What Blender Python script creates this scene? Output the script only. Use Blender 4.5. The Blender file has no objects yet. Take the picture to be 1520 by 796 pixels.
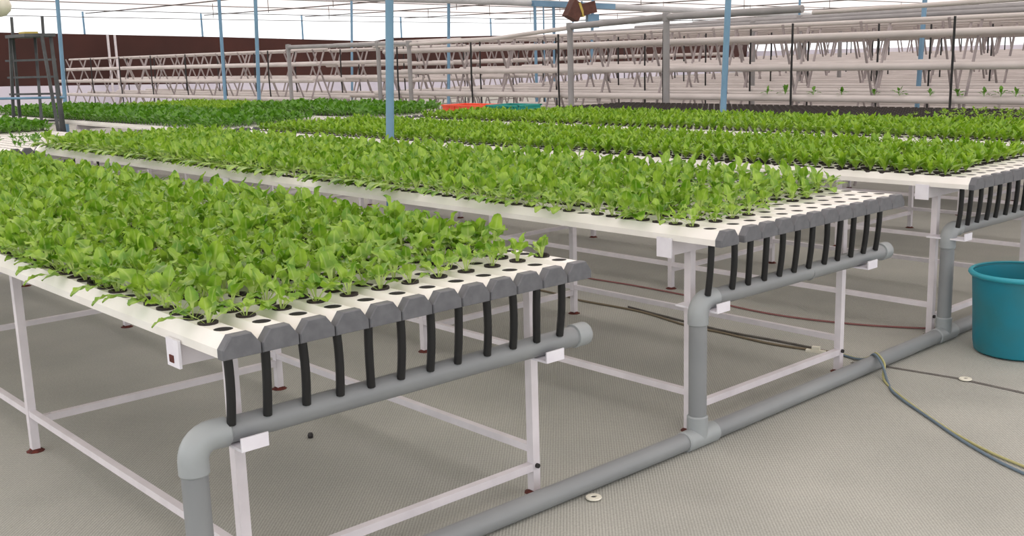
import bpy, math, random
import numpy as np
from mathutils import Vector, Matrix
random.seed(7); rng = np.random.default_rng(7)
SC = bpy.context.scene
COL = SC.collection
PI = math.pi

# ---------------------------------------------------------------- camera
cam_d = bpy.data.cameras.new('camera'); cam = bpy.data.objects.new('camera', cam_d); COL.objects.link(cam)
cam_d.sensor_width = 36.0; cam_d.lens = 36.0 * 1594.8 / 1520.0; cam_d.clip_start = 0.05; cam_d.clip_end = 500
yaw, pitch, roll = 0.7319, 0.1967, -0.0284
fw = Vector((math.sin(yaw) * math.cos(pitch), math.cos(yaw) * math.cos(pitch), -math.sin(pitch)))
rt = Vector((math.cos(yaw), -math.sin(yaw), 0)); up = rt.cross(fw)
r2 = rt * math.cos(roll) + up * math.sin(roll); u2 = -rt * math.sin(roll) + up * math.cos(roll)
m4 = Matrix((r2, u2, -fw)).transposed().to_4x4(); m4.translation = Vector((-1.1805, -2.3887, 1.5441))
cam.matrix_world = m4
SC.camera = cam

# ---------------------------------------------------------------- world, light, exposure
wd = bpy.data.worlds.new('overcast_sky'); SC.world = wd; wd.use_nodes = True
bg = wd.node_tree.nodes['Background']; bg.inputs[0].default_value = (0.96, 0.98, 1.0, 1); bg.inputs[1].default_value = 1.5
sd = bpy.data.lights.new('sun', 'SUN'); sd.energy = 0.35; sd.angle = math.radians(50); sd.color = (1, 0.97, 0.92)
sun = bpy.data.objects.new('sun', sd); COL.objects.link(sun); sun.rotation_euler = (math.radians(28), math.radians(-14), 0)
SC.view_settings.view_transform = 'Standard'; SC.view_settings.look = 'None'
SC.view_settings.exposure = 0.27; SC.view_settings.gamma = 1.0; SC.view_settings.use_curve_mapping = False

# ---------------------------------------------------------------- materials
def lin(c):
    return tuple(((v / 255) / 12.92 if v / 255 <= .04045 else ((v / 255 + .055) / 1.055) ** 2.4) for v in c) + (1,)
def mat(name, rgb, rough=.55, rgb2=None, scale=8.0, bump=0.0, bscale=60.0, metal=0.0, detail=3.0):
    m = bpy.data.materials.new(name); m.use_nodes = True
    nt = m.node_tree; N = nt.nodes; L = nt.links; b = N['Principled BSDF']
    b.inputs['Roughness'].default_value = rough; b.inputs['Metallic'].default_value = metal
    b.inputs['Base Color'].default_value = lin(rgb)
    geo = N.new('ShaderNodeNewGeometry')
    if rgb2 is not None:
        n = N.new('ShaderNodeTexNoise'); n.inputs['Scale'].default_value = scale; n.inputs['Detail'].default_value = detail
        L.new(geo.outputs['Position'], n.inputs['Vector'])
        r = N.new('ShaderNodeValToRGB'); r.color_ramp.elements[0].position = .35; r.color_ramp.elements[1].position = .68
        r.color_ramp.elements[0].color = lin(rgb); r.color_ramp.elements[1].color = lin(rgb2)
        L.new(n.outputs['Fac'], r.inputs['Fac']); L.new(r.outputs['Color'], b.inputs['Base Color'])
    if bump > 0:
        n2 = N.new('ShaderNodeTexNoise'); n2.inputs['Scale'].default_value = bscale
        L.new(geo.outputs['Position'], n2.inputs['Vector'])
        bp = N.new('ShaderNodeBump'); bp.inputs['Strength'].default_value = bump; bp.inputs['Distance'].default_value = .003
        L.new(n2.outputs['Fac'], bp.inputs['Height']); L.new(bp.outputs['Normal'], b.inputs['Normal'])
    return m
def leaf_mat(name, dark, light, rib, trans=.3):
    m = bpy.data.materials.new(name); m.use_nodes = True
    nt = m.node_tree; N = nt.nodes; L = nt.links; b = N['Principled BSDF']; out = N['Material Output']
    b.inputs['Roughness'].default_value = .36
    geo = N.new('ShaderNodeNewGeometry'); n = N.new('ShaderNodeTexNoise'); n.inputs['Scale'].default_value = 17; n.inputs['Detail'].default_value = 2
    L.new(geo.outputs['Position'], n.inputs['Vector'])
    r = N.new('ShaderNodeValToRGB'); r.color_ramp.elements[0].position = .34; r.color_ramp.elements[1].position = .66
    r.color_ramp.elements[0].color = lin(dark); r.color_ramp.elements[1].color = lin(light)
    L.new(n.outputs['Fac'], r.inputs['Fac'])
    uv = N.new('ShaderNodeTexCoord'); sp = N.new('ShaderNodeSeparateXYZ'); L.new(uv.outputs['UV'], sp.inputs[0])
    a = N.new('ShaderNodeMath'); a.operation = 'SUBTRACT'; a.inputs[1].default_value = .5; L.new(sp.outputs['X'], a.inputs[0])
    ab = N.new('ShaderNodeMath'); ab.operation = 'ABSOLUTE'; L.new(a.outputs[0], ab.inputs[0])
    mr = N.new('ShaderNodeMapRange'); mr.inputs['From Min'].default_value = .03; mr.inputs['From Max'].default_value = .1
    mr.inputs['To Min'].default_value = .38; mr.inputs['To Max'].default_value = 0; L.new(ab.outputs[0], mr.inputs['Value'])
    st = N.new('ShaderNodeMapRange'); st.inputs['From Min'].default_value = .28; st.inputs['From Max'].default_value = .42
    st.inputs['To Min'].default_value = .9; st.inputs['To Max'].default_value = 0; L.new(sp.outputs['Y'], st.inputs['Value'])
    mx = N.new('ShaderNodeMath'); mx.operation = 'MAXIMUM'; L.new(mr.outputs[0], mx.inputs[0]); L.new(st.outputs[0], mx.inputs[1])
    mix = N.new('ShaderNodeMixRGB'); mix.inputs[2].default_value = lin(rib); L.new(mx.outputs[0], mix.inputs[0]); L.new(r.outputs[0], mix.inputs[1])
    L.new(mix.outputs[0], b.inputs['Base Color'])
    tr = N.new('ShaderNodeBsdfTranslucent'); L.new(mix.outputs[0], tr.inputs['Color'])
    ms = N.new('ShaderNodeMixShader'); ms.inputs[0].default_value = trans
    L.new(b.outputs[0], ms.inputs[1]); L.new(tr.outputs[0], ms.inputs[2]); L.new(ms.outputs[0], out.inputs['Surface'])
    return m
def net_mat(name, rgb, transp, transl):
    m = bpy.data.materials.new(name); m.use_nodes = True
    nt = m.node_tree; N = nt.nodes; L = nt.links; out = N['Material Output']; N.remove(N['Principled BSDF'])
    d = N.new('ShaderNodeBsdfDiffuse'); d.inputs[0].default_value = lin(rgb)
    t = N.new('ShaderNodeBsdfTranslucent'); t.inputs[0].default_value = lin(rgb)
    a = N.new('ShaderNodeMixShader'); a.inputs[0].default_value = transl; L.new(d.outputs[0], a.inputs[1]); L.new(t.outputs[0], a.inputs[2])
    tp = N.new('ShaderNodeBsdfTransparent'); s = N.new('ShaderNodeMixShader'); s.inputs[0].default_value = transp
    L.new(a.outputs[0], s.inputs[1]); L.new(tp.outputs[0], s.inputs[2]); L.new(s.outputs[0], out.inputs['Surface'])
    return m
def floor_mat():
    m = bpy.data.materials.new('woven_ground_cloth'); m.use_nodes = True
    nt = m.node_tree; N = nt.nodes; L = nt.links; b = N['Principled BSDF']; b.inputs['Roughness'].default_value = .75
    geo = N.new('ShaderNodeNewGeometry'); sp = N.new('ShaderNodeSeparateXYZ'); L.new(geo.outputs['Position'], sp.inputs[0])
    def sine(sock, per):
        k = N.new('ShaderNodeMath'); k.operation = 'MULTIPLY'; k.inputs[1].default_value = 2 * PI / per; L.new(sock, k.inputs[0])
        s = N.new('ShaderNodeMath'); s.operation = 'SINE'; L.new(k.outputs[0], s.inputs[0]); return s.outputs[0]
    pr = N.new('ShaderNodeMath'); pr.operation = 'MULTIPLY'
    L.new(sine(sp.outputs['X'], .015), pr.inputs[0]); L.new(sine(sp.outputs['Y'], .015), pr.inputs[1])
    big = N.new('ShaderNodeTexNoise'); big.inputs['Scale'].default_value = 1.4; big.inputs['Detail'].default_value = 5; L.new(geo.outputs['Position'], big.inputs['Vector'])
    fine = N.new('ShaderNodeTexNoise'); fine.inputs['Scale'].default_value = 120; L.new(geo.outputs['Position'], fine.inputs['Vector'])
    r = N.new('ShaderNodeValToRGB'); r.color_ramp.elements[0].position = .3; r.color_ramp.elements[1].position = .7
    r.color_ramp.elements[0].color = lin((168, 168, 160)); r.color_ramp.elements[1].color = lin((188, 187, 178)); L.new(big.outputs['Fac'], r.inputs[0])
    mr = N.new('ShaderNodeMapRange'); mr.inputs['From Min'].default_value = -1; mr.inputs['From Max'].default_value = 1
    mr.inputs['To Min'].default_value = .64; mr.inputs['To Max'].default_value = 1.08; L.new(pr.outputs[0], mr.inputs['Value'])
    mf = N.new('ShaderNodeMapRange'); mf.inputs['From Min'].default_value = .3; mf.inputs['From Max'].default_value = .7
    mf.inputs['To Min'].default_value = .88; mf.inputs['To Max'].default_value = 1.1; L.new(fine.outputs['Fac'], mf.inputs['Value'])
    mm = N.new('ShaderNodeMath'); mm.operation = 'MULTIPLY'; L.new(mr.outputs[0], mm.inputs[0]); L.new(mf.outputs[0], mm.inputs[1])
    mu = N.new('ShaderNodeMixRGB'); mu.blend_type = 'MULTIPLY'; mu.inputs[0].default_value = 1
    L.new(r.outputs[0], mu.inputs[1]); L.new(mm.outputs[0], mu.inputs[2]); L.new(mu.outputs[0], b.inputs['Base Color'])
    bp = N.new('ShaderNodeBump'); bp.inputs['Strength'].default_value = .4; bp.inputs['Distance'].default_value = .002
    L.new(pr.outputs[0], bp.inputs['Height']); L.new(bp.outputs['Normal'], b.inputs['Normal'])
    return m

M = dict(
    floor=floor_mat(),
    white=mat('white_channel_plastic', (240, 237, 231), .38, (228, 224, 217), 5, .05, 40),
    grey_channel=mat('grey_channel_plastic', (150, 150, 148), .45, (165, 165, 163), 5),
    cap=mat('grey_cap_plastic', (92, 93, 97), .5, (104, 105, 109), 30, .15, 90),
    pvc=mat('grey_pvc', (128, 131, 133), .42, (138, 141, 142), 3, .05, 40),
    pvc_light=mat('grey_pvc_fitting', (146, 151, 153), .4, (155, 160, 161), 6),
    hose=mat('black_hose_rubber', (17, 17, 18), .5),
    frame=mat('white_painted_steel', (222, 216, 220), .45, (210, 204, 208), 9, .05, 80),
    plate=mat('white_bracket_paint', (232, 230, 236), .45, (222, 218, 226), 12),
    rust=mat('rust', (104, 45, 36), .9, (70, 34, 28), 60, .4, 150),
    bolt=mat('dark_bolt', (38, 34, 34), .6),
    hole_shade=mat('painted_hole_shade', (14, 12, 11), .9, (22, 18, 15), 40),  # near-black colour standing in for the shade inside the channels
    cup=mat('black_net_cup', (26, 23, 21), .7, (48, 36, 29), 90),
    leaf_a=leaf_mat('leafy_green', (92, 142, 20), (166, 200, 72), (192, 214, 126)),
    leaf_b=leaf_mat('lettuce_green', (102, 150, 20), (158, 194, 54), (176, 206, 96)),
    leaf_c=leaf_mat('dark_leafy_green', (68, 122, 22), (106, 156, 42), (118, 168, 66)),
    blue=mat('blue_painted_pole', (118, 156, 184), .5, (104, 142, 170), 3, .1, 30),
    rack=mat('white_rack_pipe', (204, 196, 192), .5, (188, 180, 176), 2),
    rack_leg=mat('rack_leg_paint', (170, 160, 159), .55, (142, 133, 133), 4),
    grey_post=mat('grey_header_pipe', (150, 148, 148), .5, (138, 136, 136), 4),
    brown=mat('brown_sheet', (72, 36, 29), .8, (56, 28, 23), .35),
    sheet=mat('pale_plastic_sheet', (226, 222, 234), .6, (210, 206, 222), .5),
    net=net_mat('shade_net', (236, 222, 216), .13, .72),
    film=net_mat('clear_wall_film', (252, 252, 252), .75, .8),
    cable=mat('dark_cable', (92, 86, 84), .7),
    dark_steel=mat('dark_grey_steel', (84, 88, 90), .6, (66, 68, 70), 6),
    gutter=mat('pale_gutter', (196, 198, 200), .5, (182, 184, 186), 2),
    teal=mat('teal_plastic', (14, 122, 142), .4, (38, 112, 122), 5, .08, 30, 0, 6),
    teal_rim=mat('teal_plastic_rim', (44, 152, 168), .4),
    orange=mat('orange_plastic', (238, 92, 62), .5, (226, 80, 54), 8),
    teal2=mat('teal_crate_plastic', (20, 150, 140), .5, (24, 136, 128), 8),
    redcord=mat('red_cord', (138, 92, 90), .8), browncord=mat('brown_cord', (120, 108, 88), .8),
    bluecord=mat('blue_grey_cord', (104, 120, 132), .7), yellowcord=mat('yellow_cord', (176, 172, 120), .7),
    cream=mat('cream_plastic', (226, 222, 206), .5, (216, 212, 196), 20),
    cardboard=mat('brown_panel', (96, 62, 52), .8, (80, 50, 42), 12),
    straw=mat('straw_plastic', (190, 170, 84), .7),
    seam=mat('dark_seam', (112, 108, 102), .85, (92, 88, 84), 14),
)

# ---------------------------------------------------------------- mesh helpers
class MB:
    def __init__(s): s.v = []; s.f = []
    def add(s, vs, fs):
        o = len(s.v); s.v += [tuple(p) for p in vs]; s.f += [tuple(i + o for i in f) for f in fs]; return s
    def box(s, x0, x1, y0, y1, z0, z1):
        return s.add([(x, y, z) for z in (z0, z1) for y in (y0, y1) for x in (x0, x1)],
                     [(0, 2, 3, 1), (4, 5, 7, 6), (0, 1, 5, 4), (2, 6, 7, 3), (0, 4, 6, 2), (1, 3, 7, 5)])
    def tube(s, pts, r, n=10, caps=True):
        pts = [Vector(p) for p in pts]; rs = r if isinstance(r, (list, tuple)) else [r] * len(pts)
        o = []; prev = None
        for i, p in enumerate(pts):
            t = (pts[min(i + 1, len(pts) - 1)] - pts[max(i - 1, 0)]).normalized()
            if prev is None:
                a = Vector((0, 0, 1)) if abs(t.z) < .9 else Vector((1, 0, 0)); e = t.cross(a).normalized()
            else: e = (prev - t * prev.dot(t)).normalized()
            prev = e; g = t.cross(e)
            o += [p + (e * math.cos(2 * PI * k / n) + g * math.sin(2 * PI * k / n)) * rs[i] for k in range(n)]
        f = [(i * n + k, i * n + (k + 1) % n, (i + 1) * n + (k + 1) % n, (i + 1) * n + k) for i in range(len(pts) - 1) for k in range(n)]
        if caps: f += [tuple(range(n - 1, -1, -1)), tuple((len(pts) - 1) * n + k for k in range(n))]
        return s.add(o, f)
    def bar(s, a, b, w, h=None):              # square bar between two points
        h = h or w; a = Vector(a); b = Vector(b); t = (b - a).normalized()
        up_ = Vector((0, 0, 1)) if abs(t.z) < .95 else Vector((0, 1, 0)); e = t.cross(up_).normalized() * w / 2; g = e.cross(t).normalized() * h / 2
        vs = [p + i * e + j * g for p in (a, b) for i, j in ((-1, -1), (1, -1), (1, 1), (-1, 1))]
        return s.add(vs, [(0, 1, 2, 3), (7, 6, 5, 4), (0, 4, 5, 1), (1, 5, 6, 2), (2, 6, 7, 3), (3, 7, 4, 0)])
    def lathe(s, prof, n=24, c=(0, 0, 0)):
        vs = [(c[0] + r * math.cos(2 * PI * k / n), c[1] + r * math.sin(2 * PI * k / n), c[2] + z) for r, z in prof for k in range(n)]
        return s.add(vs, [(i * n + k, i * n + (k + 1) % n, (i + 1) * n + (k + 1) % n, (i + 1) * n + k) for i in range(len(prof) - 1) for k in range(n)])
    def mesh(s, name, m, smooth=None):
        me = bpy.data.meshes.new(name); me.from_pydata(s.v, [], s.f); me.update()
        me.materials.append(M[m])
        if smooth:
            me.polygons.foreach_set('use_smooth', [True] * len(me.polygons)); me.set_sharp_from_angle(angle=math.radians(smooth))
        return me
def link(name, data, parent=None, loc=None, rot=None, kind=None):
    o = bpy.data.objects.new(name, data); COL.objects.link(o)
    if parent is not None: o.parent = parent
    if loc is not None: o.location = loc
    if rot is not None: o.rotation_euler = rot
    if kind: o['kind'] = kind
    return o
def tag(o, label, cat, group=None, kind=None):
    o['label'] = label; o['category'] = cat
    if group: o['group'] = group
    if kind: o['kind'] = kind
    return o
def empty(name, loc, label, cat, group=None):
    o = link(name, None, None, loc); o.empty_display_size = .05; return tag(o, label, cat, group)
def copy_tree(o, parent=None):
    c = o.copy(); COL.objects.link(c); c.parent = parent
    for ch in list(o.children): copy_tree(ch, c)
    return c
ORD = ['first', 'second', 'third', 'fourth', 'fifth', 'sixth', 'seventh', 'eighth', 'ninth', 'tenth', 'eleventh', 'twelfth']
def nth(i):
    if i < 12: return ORD[i]
    n = i + 1; return '%d%s' % (n, 'th' if 10 <= n % 100 <= 20 else {1: 'st', 2: 'nd', 3: 'rd'}.get(n % 10, 'th'))

# ---------------------------------------------------------------- setting
def quad(name, pts, m, kind='structure'):
    me = bpy.data.meshes.new(name); n = len(pts); me.from_pydata(pts, [], [tuple(range(n))]); me.materials.append(M[m]); return link(name, me, kind=kind)
fm = MB().box(-150, 170, -150, 170, -.2, 0); link('floor', fm.mesh('floor', 'floor'), kind='structure')

def cz(x, y): return 3.80 - .011 * (x - 8)
def ceiling():
    b = MB(); xs = np.arange(-6, 58.1, 4); ys = np.arange(-8, 40.1, 4)
    for i in range(len(xs) - 1):
        for j in range(len(ys) - 1):
            x0, x1, y0, y1 = xs[i], xs[i + 1], ys[j], ys[j + 1]
            xm, ym = (x0 + x1) / 2, (y0 + y1) / 2
            b.add([(x0, y0, cz(x0, y0)), (x1, y0, cz(x1, y0)), (x1, y1, cz(x1, y1)), (x0, y1, cz(x0, y1)), (xm, ym, cz(xm, ym) - .09)],
                  [(0, 1, 4), (1, 2, 4), (2, 3, 4), (3, 0, 4)])
    return link('ceiling', b.mesh('ceiling', 'net'), kind='structure')
ceil_o = ceiling()
# cables that carry the net, drop wires
def strip_wall(name, m, y, pts, th):
    b = MB()
    for (xa, za0, za1), (xb, zb0, zb1) in zip(pts[:-1], pts[1:]):
        vs = [(xa, y, za0), (xb, y, zb0), (xb, y, zb1), (xa, y, za1), (xa, y + th, za0), (xb, y + th, zb0), (xb, y + th, zb1), (xa, y + th, za1)]
        b.add(vs, [(0, 1, 2, 3), (5, 4, 7, 6), (3, 2, 6, 7), (1, 0, 4, 5), (0, 3, 7, 4), (2, 1, 5, 6)])
    return link(name, b.mesh(name, m), kind='structure')
brown_line = [(-20, .9, 3.0), (0, .86, 2.95), (12, .83, 2.84), (20.9, .60, 2.58), (28.6, .5, 2.31), (29.6, .5, 2.45), (37.4, .5, 2.5), (58, .6, 2.45)]
wall_back = strip_wall('wall_back', 'brown', 40.0, brown_line, .03)
strip_wall('wall_back_film', 'film', 40.2, [(x, t - .05, cz(x, 40)) for x, b_, t in brown_line], .01)
strip_wall('wall_back_sheet', 'sheet', 39.9, [(x, 0, b_ + .06) for x, b_, t in brown_line], .02)
wr = MB().box(57.9, 58, -8, 40, 0, 1.28).box(57.9, 58, -8, 40, 1.9, 2.15); link('wall_right', wr.mesh('wall_right', 'sheet'), kind='structure')
wf = MB().box(57.95, 57.96, -8, 40, 1.28, 3.25); link('wall_right_film', wf.mesh('wall_right_film', 'film'), kind='structure')

# floor seam and ground cloth joints
sm = MB(); pts = [(3.47, .3), (3.523, .118), (3.566, -.189), (3.553, -.503), (3.56, -1.2)]
for (xa, ya), (xb, yb) in zip(pts[:-1], pts[1:]):
    sm.add([(xa - .012, ya, .002), (xa + .012, ya, .002), (xb + .012, yb, .002), (xb - .012, yb, .002)], [(0, 3, 2, 1)])
link('trim_1', sm.mesh('trim_1', 'seam'), kind='structure')

# ---------------------------------------------------------------- growing channels
P = .11; CW = .105; HZ = .0; ZB = .819; ZT = .874; HP = .0835; HY0 = .097; LEN = 7.3; NH = 85
def channel_mesh():
    b = MB(); hw = CW / 2; tw = .0272; zs = .842 - ZB; zt = ZT - ZB; y0 = .006; r = .0255
    prof = [(-hw, 0), (hw, 0), (hw, zs), (tw, zt), (-tw, zt), (-hw, zs)]
    n = 6
    vs = [(x, y, z) for y in (y0, LEN) for x, z in prof]
    fs = [(k, k + n, (k + 1) % n + n, (k + 1) % n) for k in range(n) if k != 3]
    fs += [tuple(range(n, 2 * n))]
    b.add(vs, [tuple(reversed(f)) if len(f) == 4 else tuple(reversed(f)) for f in fs])
    def strip(a, c): b.add([(-tw, a, zt), (tw, a, zt), (tw, c, zt), (-tw, c, zt)], [(0, 1, 2, 3)])
    strip(y0, HY0 - HP / 2)
    for i in range(NH):
        yc = HY0 + i * HP; ya = yc - HP / 2; yb = yc + HP / 2
        sq = []; ci = []
        for k in range(16):
            a = 2 * PI * k / 16 + PI / 16 * 0; ca, sa = math.cos(a), math.sin(a)
            s_ = min(tw / max(abs(ca), 1e-6), (HP / 2) / max(abs(sa), 1e-6))
            sq.append((ca * s_, yc + sa * s_, zt)); ci.append((ca * r, yc + sa * r, zt))
        dn = [(x, y, zt - .0015) for x, y, z in ci]
        b.add(sq + ci + dn, [(k, (k + 1) % 16, (k + 1) % 16 + 16, k + 16) for k in range(16)] + [(k + 16, (k + 1) % 16 + 16, (k + 1) % 16 + 32, k + 32) for k in range(16)])
        for sx, k in ((1, 3), (-1, 5), (-1, 11), (1, 13)):     # corner fillers of the square
            kk = {3: (2, 3), 5: (5, 6), 11: (10, 11), 13: (13, 14)}[k]
            cx = sx * tw; cy = ya if k > 8 else yb
            b.add([sq[kk[0]], sq[kk[1]], (cx, cy, zt)], [(0, 2, 1)])
    strip(HY0 + (NH - .5) * HP, LEN)
    return b
ch_me = channel_mesh().mesh('growing_channel', 'white')
ch_grey = channel_mesh().mesh('growing_channel_grey', 'grey_channel')
def cap_mesh(m):
    hw = .0535; tw = .0282; zs = .843 - ZB; zt = ZT - ZB + .0025; z0 = -.002
    prof = [(-hw, z0), (hw, z0), (hw, zs), (tw, zt), (-tw, zt), (-hw, zs)]
    inn = [(x * .94, z0 + .002 + (z - z0) * .93) for x, z in prof]
    vs = [(x, .0, z) for x, z in inn] + [(x, .004, z) for x, z in prof] + [(x, .032, z) for x, z in prof]
    fs = [tuple(range(6))] + [(k, k + 6, (k + 1) % 6 + 6, (k + 1) % 6) for k in range(6)] + [(k + 6, k + 12, (k + 1) % 6 + 12, (k + 1) % 6 + 6) for k in range(6)] + [tuple(range(17, 11, -1))]
    return MB().add(vs, fs).mesh('end_cap', m)
cap_me = cap_mesh('cap')
shade_fill_me = MB().box(-.0265, .0265, .03, LEN - .02, .004, .0535).mesh('hole_shade_fill', 'hole_shade')  # added dark block that paints the channel's inner shade just below the holes
hose_me = []
for k in range(4):
    bow = [.004, -.003, .006, .001][k]; dx = [.006, .010, .014, .003][k]
    pts = [(0, .090, ZB + .012)]
    for j in range(1, 8):
        t = j / 7; pts.append((dx * t * t + bow * math.sin(PI * t), .090 + .018 * t * t, ZB + .012 - t * (ZB + .012 - .612)))
    hose_me.append(MB().tube(pts, .0128, 8).mesh('drain_hose', 'hose', 60))

BENCH = [  # name, x0, y0, dz, extra gap after the first channel
    ('nearest bench', 0.0, 0.0, 0.0, 0.0), ('second bench', 2.0146, 0.0, 0.0, .033), ('third bench', 4.0592, 0.0, 0.0, 0.0),
    ('fourth bench', 6.08, 0.0, 0.0, 0.0), ('fifth bench', 8.12, 0.0, -.015, 0.0),
    ('far second bench', 2.02, 8.0, -.06, 0.0), ('far third bench', 4.06, 8.0, -.02, 0.0), ('far fourth bench', 6.08, 8.0, -.02, 0.0)]
def chx(b, i): return BENCH[b][1] + CW / 2 + i * P + (BENCH[b][4] if i > 0 else 0)
def build_channels():
    for b, (nm, x0, y0, dz, gap) in enumerate(BENCH):
        for i in range(12):
            lab = '%s growing channel, %s from the left on the %s' % ('grey' if b == 4 else 'white', nth(i), nm)
            o = link('growing_channel', ch_grey if b == 4 else ch_me, None, (chx(b, i), y0, ZB + dz)); tag(o, lab, 'growing channel', 'growing channels of the ' + nm)
            link('end_cap', cap_me, o); link('hole_shade_fill', shade_fill_me, o)
            if b in (0, 1, 2) or (b == 5):
                h = link('drain_hose', hose_me[(i * 7 + b * 3 + (i // 3)) % 4], None, (chx(b, i), y0, dz))
                tag(h, 'black drain hose under the %s channel from the left on the %s' % (nth(i), nm), 'hose', 'drain hoses of the ' + nm)
build_channels()

# ---------------------------------------------------------------- bench frames
LEGY = [.27, 2.05, 3.83, 5.60, 7.12]
def build_frames():
    leg = MB().box(-.016, .016, -.016, .016, .004, .757).mesh('leg', 'frame')
    foot = MB().lathe([(.0, .012), (.022, .012), (.026, .006), (.034, .003), (.037, .0005)], 9).mesh('foot_plate', 'rust')
    xb = MB().box(.0, 1.325, -.02, .02, .757, .797).box(.0, 1.325, -.02, -.014, .797, .8175).mesh('crossbeam', 'frame')
    ep = MB().box(-.012, -.004, -.036, .036, .752, .829).mesh('end_plate', 'plate')
    tubeend = MB().box(-.0145, -.011, -.006, .018, .764, .784).mesh('tube_end', 'rust')
    rail = MB().bar((0, LEGY[0], .165), (0, LEGY[-1], .165), .026).mesh('side_rail', 'frame')
    cb = MB().bar((.165, 0, .10), (1.27, 0, .10), .028).mesh('lower_crossbar', 'frame')
    bolt = MB().lathe([(0, .008), (.009, .008), (.009, -.008), (0, -.008)], 8).mesh('bolt', 'bolt')
    br = MB().box(-.04, .04, .064, .069, .544, .582).box(-.04, .04, .069, .27, .544, .5515).mesh('pipe_bracket', 'plate')
    for b, (nm, x0, y0, dz, gap) in enumerate(BENCH):
        f = empty('bench_frame', (x0, y0, dz), 'white painted steel frame on legs carrying the channels of the ' + nm, 'bench frame')
        ys = LEGY
        for j, y in enumerate(ys):
            for x in (.15, 1.285):
                l = link('leg', leg, f, (x, y, 0)); 
                if abs(dz) > 0: l.location.z = -dz; 
                link('foot_plate', foot, l, None, (0, 0, j + x))
                if j == 0: link('bolt', bolt, l, (.0, -.018, .105), (PI / 2, 0, 0))
            c = link('crossbeam', xb, f, (0, y, 0))
            if b < 3 or j == 0:
                e = link('end_plate', ep, c); 
                if b == 0: link('tube_end', tubeend, c, (0, 0, 0 if b == 0 else .01))
            link('lower_crossbar', cb, f, (0, y, 0 if j == 0 else .03))
        for x in (.15, 1.285): link('side_rail', rail, f, (x, 0, 0))
        if b < 3:
            for x in (.10, 1.205): link('pipe_bracket', br, f, (x, 0, 0))
build_frames()

# ---------------------------------------------------------------- drain pipes
RX = [-.043, 2.045, 4.15]
PR = .0355
def fpy(x): return .134 if x < 2.3 else .134 + (x - 2.3) * .018
def build_pipes():
    fpz = .0375
    fp = empty('floor_drain_pipe', (2, .137, 0), 'long grey drain pipe lying on the floor in front of the benches', 'pipe')
    def par(name, mb, m, p, s=40):
        o = link(name, mb.mesh(name, m, s), p); o.location = -p.location; return o
    par('pipe', MB().tube([(-2.2, .137, fpz), (2.3, .137, fpz), (6.6, fpy(6.6), fpz)], .0365, 20), 'pvc', fp)
    for x in RX:
        y = fpy(x)
        par('tee', MB().tube([(x - .085, y, fpz), (x - .08, y, fpz), (x + .10, y, fpz), (x + .105, y, fpz)], [.037, .0415, .0415, .037], 20).tube([(x, y, fpz), (x, y, .125), (x, y, .13)], [.0415, .0415, .037], 20), 'pvc_light', fp)
    for b in range(3):
        x = RX[b]; y = fpy(RX[b]); nm = BENCH[b][0]; x1 = BENCH[b][1] + 1.385 + (.03 if b == 1 else 0); z0 = .589; z1 = .587
        mnf = empty('drain_manifold', (x, y, .1), 'grey drain manifold with elbow and riser under the hoses of the ' + nm, 'pipe')
        yb = fpy(x)
        par('riser_pipe', MB().tube([(x, yb, .10), (x, y, z0 - .07)], PR, 20), 'pvc', mnf)
        el = [(x, y, z0 - .095), (x, y, z0 - .09), (x, y, z0 - .055)]
        for k in range(1, 8):
            a = PI / 2 * k / 7; el.append((x + .058 * (1 - math.cos(a)), y, z0 - .055 + .058 * math.sin(a) - .003 * k / 7))
        el += [(x + .095, y, z0 - .001), (x + .10, y, z0 - .001)]
        par('elbow', MB().tube(el, [.036] + [.0405] * (len(el) - 2) + [.036], 20), 'pvc_light', mnf)
        par('header_pipe', MB().tube([(x + .06, y, z0), (x1, y, z1)], PR, 20), 'pvc', mnf)
        if b == 1: par('pipe_joint', MB().tube([(2.80, y, z0 - .0045), (2.806, y, z0 - .0045)], PR + .0012, 20), 'pvc', mnf)
        par('end_cap', MB().tube([(x1 - .03, y, z1), (x1 - .028, y, z1), (x1 + .028, y, z1), (x1 + .034, y, z1)], [.037, .041, .041, .037], 20), 'pvc_light', mnf)
build_pipes()

# ---------------------------------------------------------------- seedlings
def leaf_np(stalk, L, W, lean, curl, fold, nl, seed, twist=0., wav=.0, blunt=.75):
    """one leaf from the origin, rising then bending towards +x; returns verts, quads, uv"""
    R = np.random.default_rng(seed); cols = [-1, 0, 1] if nl < 5 else [-1, -.5, 0, .5, 1]
    ns = 2; rows = ns + nl + 1; total = stalk + L; V = []; UV = []
    x = z = 0.; prev = 0.
    for i in range(rows):
        s = stalk * i / ns if i <= ns else stalk + L * (i - ns) / nl
        ds = s - prev; prev = s
        ang = lean + curl * (s / total) ** 1.6
        x += math.sin(ang) * ds; z += math.cos(ang) * ds
        if i <= ns: w = .0026 if i < ns else .006
        else:
            t = (i - ns) / nl; w = max(W / 2 * math.sin(PI * min(1, t ** blunt * .94 + .06)) ** .65, .0015)
        if i == rows - 1: w = W * .08
        for c in cols:
            wob = wav * W * R.standard_normal() * abs(c) if i > ns else 0
            off = fold * abs(c) * w + wob
            yy = c * w; tw = twist * s / total
            V.append((x - math.cos(ang) * off + math.sin(tw) * yy * .6, yy * math.cos(tw), z + math.sin(ang) * off)); UV.append((.5 + c * .5, .3 * i / ns if i <= ns else .3 + .7 * (i - ns) / nl))
    nc = len(cols)
    Q = [(i * nc + k, i * nc + k + 1, (i + 1) * nc + k + 1, (i + 1) * nc + k) for i in range(rows - 1) for k in range(nc - 1)]
    return np.array(V), np.array(Q), np.array(UV)
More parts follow.
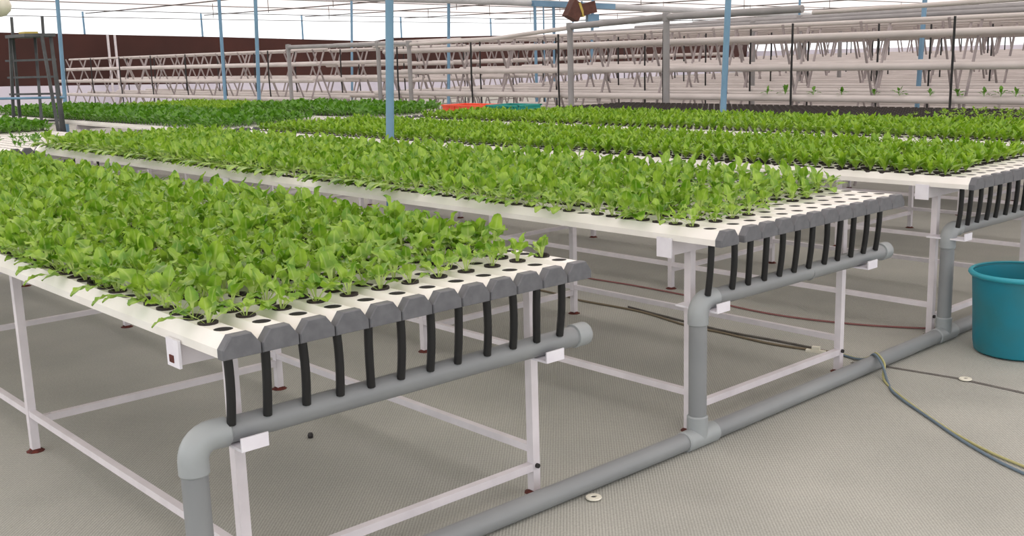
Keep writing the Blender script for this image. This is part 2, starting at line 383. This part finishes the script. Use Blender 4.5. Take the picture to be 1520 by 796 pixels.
def np_mesh(name, V, Q, UV, m, smooth=True):
    me = bpy.data.meshes.new(name); me.vertices.add(len(V)); me.vertices.foreach_set('co', np.ascontiguousarray(V, dtype=np.float32).ravel())
    nq = len(Q); me.loops.add(nq * 4); me.loops.foreach_set('vertex_index', np.ascontiguousarray(Q, dtype=np.int32).ravel())
    me.polygons.add(nq); me.polygons.foreach_set('loop_start', np.arange(0, nq * 4, 4, dtype=np.int32))
    if smooth: me.polygons.foreach_set('use_smooth', np.ones(nq, dtype=bool))
    if UV is not None:
        ul = me.uv_layers.new(name='uv'); ul.data.foreach_set('uv', np.ascontiguousarray(UV[np.asarray(Q).ravel()], dtype=np.float32).ravel())
    me.update(calc_edges=True); me.validate(); me.materials.append(M[m]); return me
def cup_np(r, h, n=8, depth=.012):
    V = []; 
    for rr, z in ((r * .93, -.02), (r, h), (r * .8, h), (r * .72, h - depth)):
        V += [(rr * math.cos(2 * PI * k / n), rr * math.sin(2 * PI * k / n), z) for k in range(n)]
    Q = [(i * n + k, i * n + (k + 1) % n, (i + 1) * n + (k + 1) % n, (i + 1) * n + k) for i in range(3) for k in range(n)]
    o = 3 * n; Q += [(o, o + 2 * j + 1, o + 2 * j + 2, o + 2 * j + 3) for j in range(n // 2 - 1)]
    return np.array(V), np.array(Q)
KIND = {  # leaf variant parameters: stalk, length, width, lean, curl, fold, twist
    'a': [(.055, .062, .052, .12, .95, .22, .4), (.065, .056, .056, .32, 1.2, .15, -.5), (.05, .054, .044, .05, .6, .3, .2), (.07, .064, .058, .5, 1.2, .15, .6),
          (.055, .058, .05, .75, .95, .2, -.4), (.04, .052, .044, .25, 1.6, .25, .0), (.065, .06, .046, .16, .3, .35, .7), (.05, .064, .058, .9, 1.1, .1, .3),
          (.08, .066, .058, .85, 1.25, .08, .5)],
    'b': [(.022, .068, .030, .06, .4, .35, .5), (.025, .064, .032, .2, .6, .3, -.5), (.02, .060, .030, .38, .7, .3, .4), (.028, .066, .032, .6, .8, .25, .3)],
    'c': [(.06, .055, .05, .1, .8, .2, .3), (.07, .055, .052, .35, .9, .15, -.3), (.06, .06, .054, .6, .8, .15, .2), (.08, .05, .046, .1, .5, .2, .1)]}
LEAF = {k: [(leaf_np(*v[:6], 6 if k == 'a' else 4, 11 + i, v[6], .09 if k == 'a' else .05), leaf_np(*v[:6], 3, 31 + i, v[6], .05)) for i, v in enumerate(p)] for k, p in KIND.items()}
LEAFME = [np_mesh('leaf', *l[0], 'leaf_a') for l in LEAF['a']]
cupV, cupQ = cup_np(.0275, .0055, 12); CUPME = np_mesh('net_cup', cupV, cupQ, None, 'cup', False)
cup8 = cup_np(.0275, .0055, 8)

def rotz(V, a): c, s = math.cos(a), math.sin(a); return np.stack([V[:, 0] * c - V[:, 1] * s, V[:, 0] * s + V[:, 1] * c, V[:, 2]], 1)
def plant_leaves(kind, R, n, spread=1.0):
    """list of (variant, yaw, scale)"""
    nv = len(KIND[kind]) - (kind == 'a'); a0 = R.uniform(0, 2 * PI); out = []
    for j in range(n):
        out.append((int(R.integers(nv)), a0 + j * 2.4 + R.normal(0, .3), R.uniform(.78, 1.12)))
    return out
def plant_np(kind, R, n, lod):
    Vs, Qs, Us = [], [], []; o = 0
    for v, a, s in plant_leaves(kind, R, n):
        V, Q, U = LEAF[kind][v][lod]; V = rotz(V * s, a); Vs.append(V); Qs.append(Q + o); Us.append(U); o += len(V)
    return np.concatenate(Vs), np.concatenate(Qs), np.concatenate(Us)
cam_p = np.array([-1.1805, -2.3887, 1.5441])
spots = {'a': [], 'b': [], 'c': []}; empties = []
for b in (0, 1, 2, 3, 5, 6, 7):
    nm, x0, y0, dz, gap = BENCH[b]
    for i in range(12):
        for h in range(NH):
            x = chx(b, i); y = y0 + HY0 + h * HP
            if h == 0: continue                                   # the row of holes at the caps is empty
            kind = {0: 'a', 1: 'a', 2: 'b', 3: 'b', 5: 'c', 6: 'c', 7: 'c'}[b]
            if b == 0 and i >= 7 and h == 2 and i % 2: continue
            if b == 1 and (h == 1 and i > 3 or h == 2 and i in (6, 9, 10, 11)): continue
            if b == 2 and h == 1 and i > 2: continue
            if b == 3 and i >= 8 and y > 6.3: continue
            if b == 5:
                if y < 10.6 or i < 5:
                    if not (1 <= i <= 5 and y < 9.6 and rng.random() < .18): continue
            if b == 7 and (y > 11.4): kind = 'b'
            if b == 7 and i >= 8 and y < 8.35: continue
            if rng.random() < .02: continue
            spots[kind].append((float(np.hypot(x - cam_p[0], y - cam_p[1])), b, i, h, x, y, ZT + dz))
for k in spots: spots[k].sort()
PL = {'a': 'leafy green seedling', 'b': 'upright lettuce seedling', 'c': 'dark leafy plant'}
NL = {'a': 9, 'b': 12, 'c': 8}
def plabel(k, b, i, h):
    return '%s on the %s, %s channel from left, %s hole behind cap' % (PL[k], BENCH[b][0], nth(i), nth(h))
def scale_at(k, b, i, h):
    s = rng.uniform(.82, 1.14)
    if k == 'a' and h < 4: s *= .78 + .05 * h
    if b == 5 and h < 25: s *= .6
    if k == 'b': s *= 1.1
    if k == 'c' and h > 3: s *= 1.12
    if k == 'a' and b == 1 and i < 3 and h > 40: s *= 1.15
    return s
# nearest 300 of the leafy kind: cup and every leaf a part
for d, b, i, h, x, y, z in spots['a'][:300]:
    e = empty('seedling', (x, y, z), plabel('a', b, i, h), 'plant', 'leafy green seedlings')
    s = scale_at('a', b, i, h); e.rotation_euler = (rng.normal(0, .07), rng.normal(0, .07), rng.uniform(0, 6.28))
    c = link('net_cup', CUPME, e)
    lv = plant_leaves('a', rng, 9 if h > 3 else 6)
    if i == 0 and rng.random() < .55: lv.append((8, PI + rng.normal(0, .4) - e.rotation_euler.z, rng.uniform(.85, 1.2)))
    for v, a, ls in lv:
        l = link('leaf', LEAFME[v], e, (math.cos(a) * .004, math.sin(a) * .004, -.004), (0, 0, a)); l.scale = (ls * s,) * 3
PROTO = {k: [plant_np(k, np.random.default_rng(100 + j), NL[k], 1) for j in range(14)] for k in 'abc'}
for k in 'bc':
    mes = [np_mesh('foliage', *p, 'leaf_' + k) for p in PROTO[k][:10]]
    for d, b, i, h, x, y, z in spots[k][:300]:
        o = link('lettuce_seedling' if k == 'b' else 'leafy_plant', mes[int(rng.integers(10))], None, (x, y, z), (rng.normal(0, .06), rng.normal(0, .06), rng.uniform(0, 6.28)))
        o.scale = (scale_at(k, b, i, h),) * 3; tag(o, plabel(k, b, i, h), 'plant', PL[k] + 's')
        if k == 'b': link('net_cup', CUPME, o)
cups = []
for k in 'abc':
    Vs, Qs, Us = [], [], []; o = 0
    for d, b, i, h, x, y, z in spots[k][300:]:
        V, Q, U = PROTO[k][int(rng.integers(14))]
        V = rotz(V * scale_at(k, b, i, h), rng.uniform(0, 6.28)) + np.array([x, y, z - .004])
        Vs.append(V); Qs.append(Q + o); Us.append(U); o += len(V); cups.append((x, y, z))
        if k == 'a' and i == 0 and rng.random() < .8:             # leaves that hang over the edge of the bench
            for _ in range(2 + (b == 1 and h > 22)):
                V, Q, U = LEAF['a'][8][1]; V = rotz(V * rng.uniform(.9, 1.35) * (1.2 if b == 1 and h > 22 else 1), PI + rng.normal(0, .5)) + np.array([x, y, z])
                Vs.append(V); Qs.append(Q + o); Us.append(U); o += len(V)
    ob = link({'a': 'seedlings', 'b': 'lettuce_seedlings', 'c': 'leafy_plants'}[k], np_mesh('foliage', np.concatenate(Vs), np.concatenate(Qs), np.concatenate(Us), 'leaf_' + k))
    tag(ob, {'a': 'dense leafy green seedlings filling the back of the nearest and second benches', 'b': 'bright lettuce seedlings filling the back of the third and fourth benches',
             'c': 'dark green leafy plants filling the back of the far benches'}[k], 'plants', None, 'stuff')
Vc = np.concatenate([cup8[0] + np.array(c) for c in cups]); Qc = np.concatenate([cup8[1] + i * len(cup8[0]) for i in range(len(cups))])
tag(link('net_cups', np_mesh('net_cups', Vc, Qc, None, 'cup', False)), 'black net cups under the dense plants toward the back of the benches', 'net cups', None, 'stuff')

# black empty cups of the fifth bench
potV, potQ = cup_np(.031, .03, 10, .02); POT = np_mesh('net_cup', potV, potQ, None, 'cup', False)
ps = sorted([(float(np.hypot(chx(4, i) - cam_p[0], HY0 + h * HP - cam_p[1])), i, h) for i in range(12) for h in range(NH) if 1.2 < HY0 + h * HP < 7.3], key=lambda t: t[0])
for d, i, h in ps[:300]:
    tag(link('net_cup', POT, None, (chx(4, i), HY0 + h * HP, ZT - .015)), 'empty black cup on the fifth bench, %s channel from left, %s hole from its cap' % (nth(i), nth(h)), 'cup', 'empty black cups of the fifth bench')
Vc = np.concatenate([potV + np.array([chx(4, i), HY0 + h * HP, ZT - .015]) for d, i, h in ps[300:]]); Qc = np.concatenate([potQ + k * len(potV) for k in range(len(ps) - 300)])
tag(link('empty_cups', np_mesh('empty_cups', Vc, Qc, None, 'cup', False)), 'empty black cups filling the back of the fifth bench', 'cups', None, 'stuff')

sprout = [np_mesh('sprout', PROTO['c'][j][0] * np.array([.42, .42, .34]), PROTO['c'][j][1], PROTO['c'][j][2], 'leaf_b') for j in range(5)]
for d, i, h in ps:
    if HY0 + h * HP < 2.6 and rng.random() < .45:
        tag(link('sprout', sprout[(i + h) % 5], None, (chx(4, i), HY0 + h * HP, ZT + .002), (0, 0, rng.uniform(0, 6.28))), 'tiny sprout in a black cup, fifth bench, %s channel from left, %s hole' % (nth(i), nth(h)), 'plant', 'tiny sprouts of the fifth bench')

# ---------------------------------------------------------------- blue poles
def pole(x, y, r, lean, label):
    o = link('support_pole', MB().tube([(0, 0, 0), (lean, 0, cz(x, y) - .12)], r, 14).mesh('support_pole', 'blue', 50), None, (x, y, 0)); tag(o, label, 'pole')
    link('base_plate', MB().box(-.07, .07, -.07, .07, 0, .008).mesh('base_plate', 'blue'), o)
pole(3.752, 4.550, .032, 0.206, 'thick blue pole rising behind the second bench, tallest near the middle')
pole(7.862, 4.420, .032, 0.221, 'blue pole rising behind the fourth bench, right of the middle')
pole(12.517, 4.720, .032, 0.218, 'blue pole between the racks near the right edge')
pole(8.097, 14.350, .032, 0.148, 'blue pole behind the dark green plants, right of the close pair at left')
pole(8.656, 16.600, .032, 0.060, 'blue pole behind the dark green plants, left of the close pair at left')
pole(12.591, 14.750, .032, 0.184, 'slim blue pole behind the orange crate')
pole(16.071, 14.100, .032, 0.175, 'slim blue pole right of the brown hanging box')
pole(5.316, 15.700, .032, 0.113, 'blue pole beside the dark grey step ladder')
pole(15.335, 22.300, .032, 0.216, 'thin pale blue pole before the brown wall, left of the thick pole')
pole(24.5, 14.35, .032, .0, 'far slim blue pole behind the grey header posts')
# posts against the back wall, struts and cables under the net
for j, x in enumerate([15.17, 20.06, 24.86, 30.3, 36, 42]):
    o = link('wall_post', MB().tube([(0, 0, 0), (0, 0, cz(x, 40) - .12)], .04, 8).mesh('wall_post', 'blue', 50), None, (x, 40.1, 0))
    tag(o, 'thin blue grey post against the back wall, %s from the left' % nth(j), 'post', 'posts of the back wall')
tw = MB()
for dx in (0, .28): tw.tube([(dx, 0, 0), (dx, 0, 2.70)], .05, 8)
tag(link('twin_post', tw.mesh('twin_post', 'frame', 50), None, (15.85, 39.6, 0)), 'white twin post in front of the brown wall, behind the left end of the racks', 'post')
def cable(pts, label, r=.014, sag=.05, m='cable'):
    P_ = []
    a, b_ = Vector(pts[0]), Vector(pts[-1])
    for k in range(13):
        t = k / 12; p = a.lerp(b_, t); p.z -= sag * 4 * t * (1 - t); P_.append(p)
    o = link('cable', MB().tube(P_, r, 6).mesh('cable', m, 60)); tag(o, label, 'cable', 'cables under the shade net'); return o
for j, x in enumerate([15.17, 20.06, 24.86, 30.3, 36, 42, 48, 54]):
    cable([(x, 39.8, cz(x, 0) - .2), (x, 4, cz(x, 0) - .2)], 'dark cable under the net running to the back wall, %s from the left' % nth(j), .022, .12)
for j, y in enumerate([39.5, 35, 31, 27, 23, 19]):
    cable([(2, y, cz(2, 0) - .24), (57, y, cz(57, 0) - .24)], 'thin dark cross cable under the shade net, %s from the back wall' % nth(j), .015, .16)
for j, x in enumerate([18, 23, 28, 34, 40, 46, 52]):
    for k, y in enumerate([35, 31, 27, 23]):
        o = link('drop_wire', MB().tube([(x, y, cz(x, y) - .03), (x, y, cz(x, y) - .55)], .012, 5).mesh('drop_wire', 'cable'))
        tag(o, 'short drop wire below the net, %s column from left, %s row from the back' % (nth(j), nth(k)), 'wire', 'drop wires under the net')

# pale gutter with blue portal and brown box
g = empty('roof_gutter', (9, 14.5, 2.55), 'long pale gutter beam under the net above the racks', 'gutter')
link('gutter_channel', MB().tube([(-1.5, 0, .13), (5, 0, .05), (14, 0, -.17), (26, 0, -.3)], [.075] * 4, 10).mesh('gutter_channel', 'gutter', 50), g)
for x in (5.75, 6.0, 6.3): link('hanger_post', MB().tube([(x, -.1, .04), (x, -.1, -2.55)], .032 if x != 6.0 else .016, 8).mesh('hanger_post', 'blue', 50), g)
link('portal_beam', MB().bar((5.7, -.1, .02), (8.2, -.1, -.03), .09, .12).mesh('portal_beam', 'blue'), g)
bx = empty('hanging_box', (15.55, 13.9, 2.36), 'brown tilted box hanging under the pale gutter beside blue posts', 'box')
bb = link('left_panel', MB().box(-.26, .02, -.14, .14, -.20, .17).mesh('left_panel', 'cardboard'), bx, None, (0, math.radians(28), math.radians(-20)))
link('right_panel', MB().box(.04, .36, -.14, .14, -.08, .16).mesh('right_panel', 'cardboard'), bx, None, (0, math.radians(-12), math.radians(-30)))
link('seam_strip', MB().box(.0, .05, -.15, .15, -.10, .20).mesh('seam_strip', 'straw'), bx, None, (0, math.radians(-20), math.radians(-20)))
link('hanger', MB().bar((.1, 0, .1), (.1, 0, .24), .03).mesh('hanger', 'blue'), bx)
link('rear_bracket', MB().box(.18, .42, -.1, .1, -.32, -.04).mesh('rear_bracket', 'blue'), bx, None, (0, 0, math.radians(-30)))

# ---------------------------------------------------------------- A-frame racks
LV = [(.58, .44), (.94, .345), (1.29, .235), (1.64, .125)]
def rack_set(y0, y1, lift, step, nm, nrow, LV=LV, H=1.80):
    L_ = y1 - y0
    pm = MB().tube([(0, 0, 0), (0, .02, 0), (0, L_ - .02, 0), (0, L_, 0)], [.03, .042, .042, .03], 10).mesh('grow_pipe', 'rack', 50)
    rm = MB().tube([(0, 0, 0), (0, L_, 0)], .026, 8).mesh('ridge_pipe', 'rack', 50)
    H = H + lift
    lm = [MB().tube([(s * .62, 0, 0), (-s * .03, 0, H)], .017, 6).mesh('leg', 'rack_leg', 50) for s in (-1, 1)]
    tm = MB().tube([(-.5, 0, .42), (.5, 0, .42)], .013, 6).mesh('tie_bar', 'rack_leg', 50)
    dh = MB().tube([(0, 0, .2), (.02, .02, .7), (-.01, .0, 1.2), (.0, .0, H)], .014, 6).mesh('feed_hose', 'hose', 50)
    root = None; x = 10.24 if nm != 'middle far' else 13.7; j = 0
    while j < nrow:
        if root is None:
            root = link('pipe_rack', None, None, (x, y0, 0))
            for z, dx in LV:
                for s in (-1, 1): link('grow_pipe', pm, root, (s * dx, 0, z + lift))
            link('ridge_pipe', rm, root, (0, 0, H - .01))
            n = int(L_ / step)
            for k in range(n + 1):
                for i in (0, 1): link('leg', lm[i], root, (0, .15 + k * (L_ - .3) / n + i * .34, 0))
                if k % 2 == 0: link('tie_bar', tm, root, (0, .32 + k * (L_ - .7) / n, 0))
                if k % 2 == 1: link('feed_hose', dh, root, (-.42, .6 + k * (L_ - 1.4) / n, 0))
            r = root
        else:
            r = copy_tree(root); r.location = (x, y0 + random.uniform(-.3, .3), random.uniform(-.02, .02) * 0)
        tag(r, 'white A-frame pipe rack in the %s block, %s row behind the benches' % (nm, nth(j)), 'rack', 'A-frame pipe racks')
        x += 1.75; j += 1
rack_set(-2.5, 13.4, 0.0, 1.05, 'right', 9)
rack_set(15.4, 28.6, .0, 1.0, 'left far', 2, [(.80, .44), (1.15, .345), (1.46, .235)], 1.74)
rack_set(15.6, 20.5, .10, 1.0, 'middle far', 6)
# grey header pipes on posts in front of the racks
def header(pts, posts, label, r=.042):
    e = empty('header_pipe', (pts[0][0], pts[0][1], 0), label, 'pipe'); o = Vector(e.location)
    link('pipe', MB().tube([Vector(p) - o for p in pts], r, 12).mesh('pipe', 'grey_post', 50), e)
    for x, y, z in posts:
        link('post', MB().tube([(x - o.x, y - o.y, 0), (x - o.x, y - o.y, z)], r, 12).mesh('post', 'grey_post', 50), e)
        link('elbow', MB().lathe([(0, -.055), (.05, -.05), (.054, 0), (.05, .05), (0, .055)], 12, (x - o.x, y - o.y, z)).mesh('elbow', 'grey_post', 60), e)
header([(9.5, 4.535, 1.946), (9.5, 6.487, 1.942), (9.5, 8.181, 1.887)], [(9.5, 6.487, 1.942), (9.5, 8.181, 1.887)], 'grey raised pipe on two posts in front of the right racks')
header([(9.5, 11.837, 1.748), (9.5, 12.698, 1.763), (9.5, 15.572, 1.783)], [(9.5, 15.572, 1.783), (9.5, 12.698, 1.763), (9.5, 11.837, 1.748)], 'grey raised pipe on three posts in front of the left racks', .036)
link_me = MB().tube([(0, 0, 0), (0, 1.6, -.10), (0, 4.6, -.14)], .03, 10).mesh('feed_pipe', 'rack', 50)
tag(link('feed_pipe', link_me, None, (9.5, 8.22, 1.869)), 'pale feed pipe sloping down from the grey raised pipe', 'pipe')
tag(link('feed_pipe', MB().tube([(0, 0, 0), (0, 3, -.01), (0, 7, -.05)], .026, 10).mesh('feed_pipe', 'rack', 50), None, (9.5, -2.6, 1.95)), 'pale feed pipe continuing level from the grey raised pipe toward the right edge', 'pipe')
for j, (x, z) in enumerate([(12.9, 1.92), (14.62, 2.02), (16.37, 2.1), (19.87, 2.2), (23.37, 2.3)]):
    header([(x, -2.0, z), (x, 4.0, z - .01), (x, 11.5, z - .05)], [(x, -1.0, z), (x, 3.2 + .4 * j, z - .01), (x, 7.6 + .3 * j, z - .03)],
           'grey raised pipe on posts between the right racks, %s line from the benches' % nth(j), .036)
# seedlings on the nearest rack
for j, y in enumerate([5.25, 5.0, 4.62, 4.25, 3.85, 3.55, 3.2, 2.9, 2.62, 2.45, 2.3, 2.12]):
    p = PROTO['a'][j][0] * (.75 + .3 * rng.random())
    o = link('rack_seedling', np_mesh('foliage', p, PROTO['a'][j][1], PROTO['a'][j][2], 'leaf_c'), None, (9.895, y, .98))
    tag(o, 'small sparse seedling on the low pipe of the nearest rack, %s from the left' % nth(j), 'plant', 'seedlings on the nearest rack')

# ---------------------------------------------------------------- step ladder
def ladder():
    e = empty('step_ladder', (3.75, 12.4, 0), 'dark grey steel platform step ladder between the far benches', 'ladder'); o = Vector((3.75, 12.4, 0))
    def p(name, a, b_, w=.035, m='dark_steel'): link(name, MB().bar(Vector(a) - o, Vector(b_) - o, w).mesh(name, m), e)
    tops = [((3.66, 12.75, 1.96), (3.60, 13.0, 0)), ((3.71, 12.8, 1.96), (3.74, 13.05, 0)), ((3.84, 12.1, 1.96), (3.86, 11.8, 0)), ((3.96, 12.7, 1.96), (3.66, 12.0, 0)), ((3.99, 12.2, 1.96), (3.90, 11.9, 0)), ((4.02, 12.3, 1.96), (3.99, 12.0, 0))]
    for a, b_ in tops: p('leg', a, b_)
    for z in (.5, .85, 1.2, 1.42, 1.64): p('rung', (3.62, 12.9, z), (4.0, 12.15, z), .026)
    link('platform', MB().box(-.13, .26, -.32, .42, 1.93, 1.97).mesh('platform', 'dark_steel'), e)
    for x, y in ((3.68, 12.7), (3.95, 12.35)): p('handrail', (x, y, 1.95), (x + .01, y, 2.2), .03)
    link('yellow_mat', MB().box(-.05, .12, -.1, .12, 1.972, 2.0).mesh('yellow_mat', 'straw'), e)
    tubeb = MB().tube([(-.9, .45, 1.17), (.28, -.35, 1.15)], .016, 8).mesh('long_tie', 'blue'); link('long_tie', tubeb, e)
ladder()
hl = empty('hanging_lamp', (1.873, 7.341, 2.057), 'cream round lamp hanging at the top left corner', 'lamp')
link('shade', MB().lathe([(0, -.09), (.045, -.08), (.085, -.04), (.095, 0), (.08, .05), (.035, .085), (0, .09)], 20).mesh('shade', 'cream', 70), hl)
link('cord', MB().tube([(0, 0, .085), (0, 0, cz(1.87, 7.34) - 2.16)], .005, 6).mesh('cord', 'cable'), hl)

# ---------------------------------------------------------------- crates and bucket
def crate(name, x0, x1, y0, y1, z, h, m, label):
    e = empty(name, ((x0 + x1) / 2, (y0 + y1) / 2, z), label, 'crate', None); hx = (x1 - x0) / 2; hy = (y1 - y0) / 2; t = .012
    link('base', MB().box(-hx, hx, -hy, hy, 0, t).mesh('base', m), e)
    for s in (-1, 1):
        link('side_wall', MB().box(s * hx - t / 2, s * hx + t / 2, -hy, hy, t, h).mesh('side_wall', m), e)
        link('end_wall', MB().box(-hx, hx, s * hy - t / 2, s * hy + t / 2, t, h).mesh('end_wall', m), e)
    rm = MB()
    for s in (-1, 1): rm.box(s * hx - .016, s * hx + .016, -hy - .016, hy + .016, h - .014, h + .004).box(-hx, hx, s * hy - .016, s * hy + .016, h - .014, h + .004)
    link('rim', rm.mesh('rim', m), e)
    rb = MB().box(-.006, .006, -.008, .008, t, h - .01).mesh('rib', m)
    for k in range(int((y1 - y0) / .1)): link('rib', rb, e, (-hx - .01, -hy + .06 + k * .1, 0))
crate('crate', 7.0, 7.36, 7.10, 7.88, ZT + .002, .088, 'orange', 'shallow orange plastic crate at the far end of the fourth bench')
crate('crate', 7.0, 7.36, 6.56, 7.06, ZT + .002, .098, 'teal2', 'shallow teal plastic crate beside the orange crate on the fourth bench')

def bucket():
    bx_, by_ = 4.195, -.20
    e = empty('bucket', (bx_, by_, 0), 'large round teal plastic bucket on the floor at the right edge', 'bucket')
    link('body', MB().lathe([(0, .003), (.19, .003), (.205, .012), (.212, .05), (.222, .25), (.231, .405), (.225, .405), (.214, .23), (.203, .03), (0, .02)], 48).mesh('body', 'teal', 40), e)
    link('rim', MB().lathe([(.226, .392), (.242, .394), (.249, .404), (.247, .414), (.238, .420), (.226, .416)], 48).mesh('rim', 'teal_rim', 60), e)
bucket()

# ---------------------------------------------------------------- cords, washers, floor litter
def cord(pts, r, m, label, name='cord'):
    P_ = [Vector(p) for p in pts]; out = []
    for i in range(len(P_) - 1):
        a, b_, c, d = P_[max(i - 1, 0)], P_[i], P_[i + 1], P_[min(i + 2, len(P_) - 1)]
        for k in range(6):
            t = k / 6; out.append(.5 * ((2 * b_) + (c - a) * t + (2 * a - 5 * b_ + 4 * c - d) * t * t + (3 * b_ - a - 3 * c + d) * t ** 3))
    out.append(P_[-1]); o = link(name, MB().tube(out, r, 8).mesh(name, m, 70)); return tag(o, label, 'cord')
cord([(4.2, 4.2, .007), (4.08, 2.863, .007), (4.10, 2.286, .007), (4.09, 1.805, .007), (4.033, 1.318, .007), (4.047, 1.0, .007), (4.135, .665, .007), (4.26, .411, .007), (4.33, .27, .012)], .0055, 'redcord', 'thin red cord on the floor running to the third riser pipe')
cord([(3.6, 4.3, .007), (3.59, 2.598, .007), (3.553, 2.253, .007), (3.574, 1.766, .007), (3.494, 1.344, .007), (3.499, 1.113, .007), (3.485, .755, .007), (3.55, .47, .007)], .0065, 'browncord', 'brown cord on the floor beside the second bench ending at the white clip')
cord([(3.62, 1.9, .007), (3.54, 1.18, .007), (3.555, .8, .007), (3.56, .55, .007)], .006, 'seam', 'dark cord on the floor beside the brown cord, right of it')
cord([(3.555, .45, .01), (3.52, .31, .01), (3.465, .21, .04), (3.42, .15, .083), (3.37, .08, .055), (3.28, .0, .007), (3.139, -.116, .007), (2.946, -.371, .007), (2.759, -.63, .007), (2.617, -.895, .007), (2.5, -1.3, .007)], .006, 'bluecord', 'blue grey cord crossing over the floor pipe and running to the right edge')
cord([(3.56, .44, .01), (3.53, .29, .01), (3.48, .2, .05), (3.44, .15, .083), (3.39, .08, .055), (3.30, .03, .007), (3.109, -.171, .007), (2.885, -.468, .007), (2.755, -.685, .007), (2.68, -.876, .007), (2.55, -1.3, .007)], .0055, 'yellowcord', 'pale yellow cord beside the blue grey cord crossing the floor pipe')
def washer(x, y, label):
    o = link('washer', MB().lathe([(.012, .001), (.027, .001), (.029, .004), (.027, .008), (.012, .009), (.010, .005), (.012, .001)], 20).mesh('washer', 'cream', 50), None, (x, y, .003)); tag(o, label, 'washer')
    link('screw', MB().lathe([(0, .007), (.008, .006), (.010, .0)], 10).mesh('screw', 'bolt'), o)
washer(1.385, .072, 'cream plastic washer lying beside the floor pipe in front of the nearest bench')
washer(3.563, -.232, 'cream plastic washer on the dark floor seam near the bucket')
cl = link('clip', MB().box(-.05, .05, -.015, .015, 0, .012).box(-.02, .02, -.012, .012, .012, .03).mesh('clip', 'cream'), None, (3.52, .53, 0), (0, 0, 1.9)); tag(cl, 'small cream clip on the floor at the end of the brown cord', 'clip')
for x, y, lab in ((1.024, 1.35, 'small black pebble on the floor beneath the nearest bench'),):
    o = link('pebble', MB().lathe([(0, .022), (.009, .021), (.012, .012), (.011, 0)], 10).mesh('pebble', 'bolt'), None, (x, y, 0)); tag(o, lab, 'pebble')
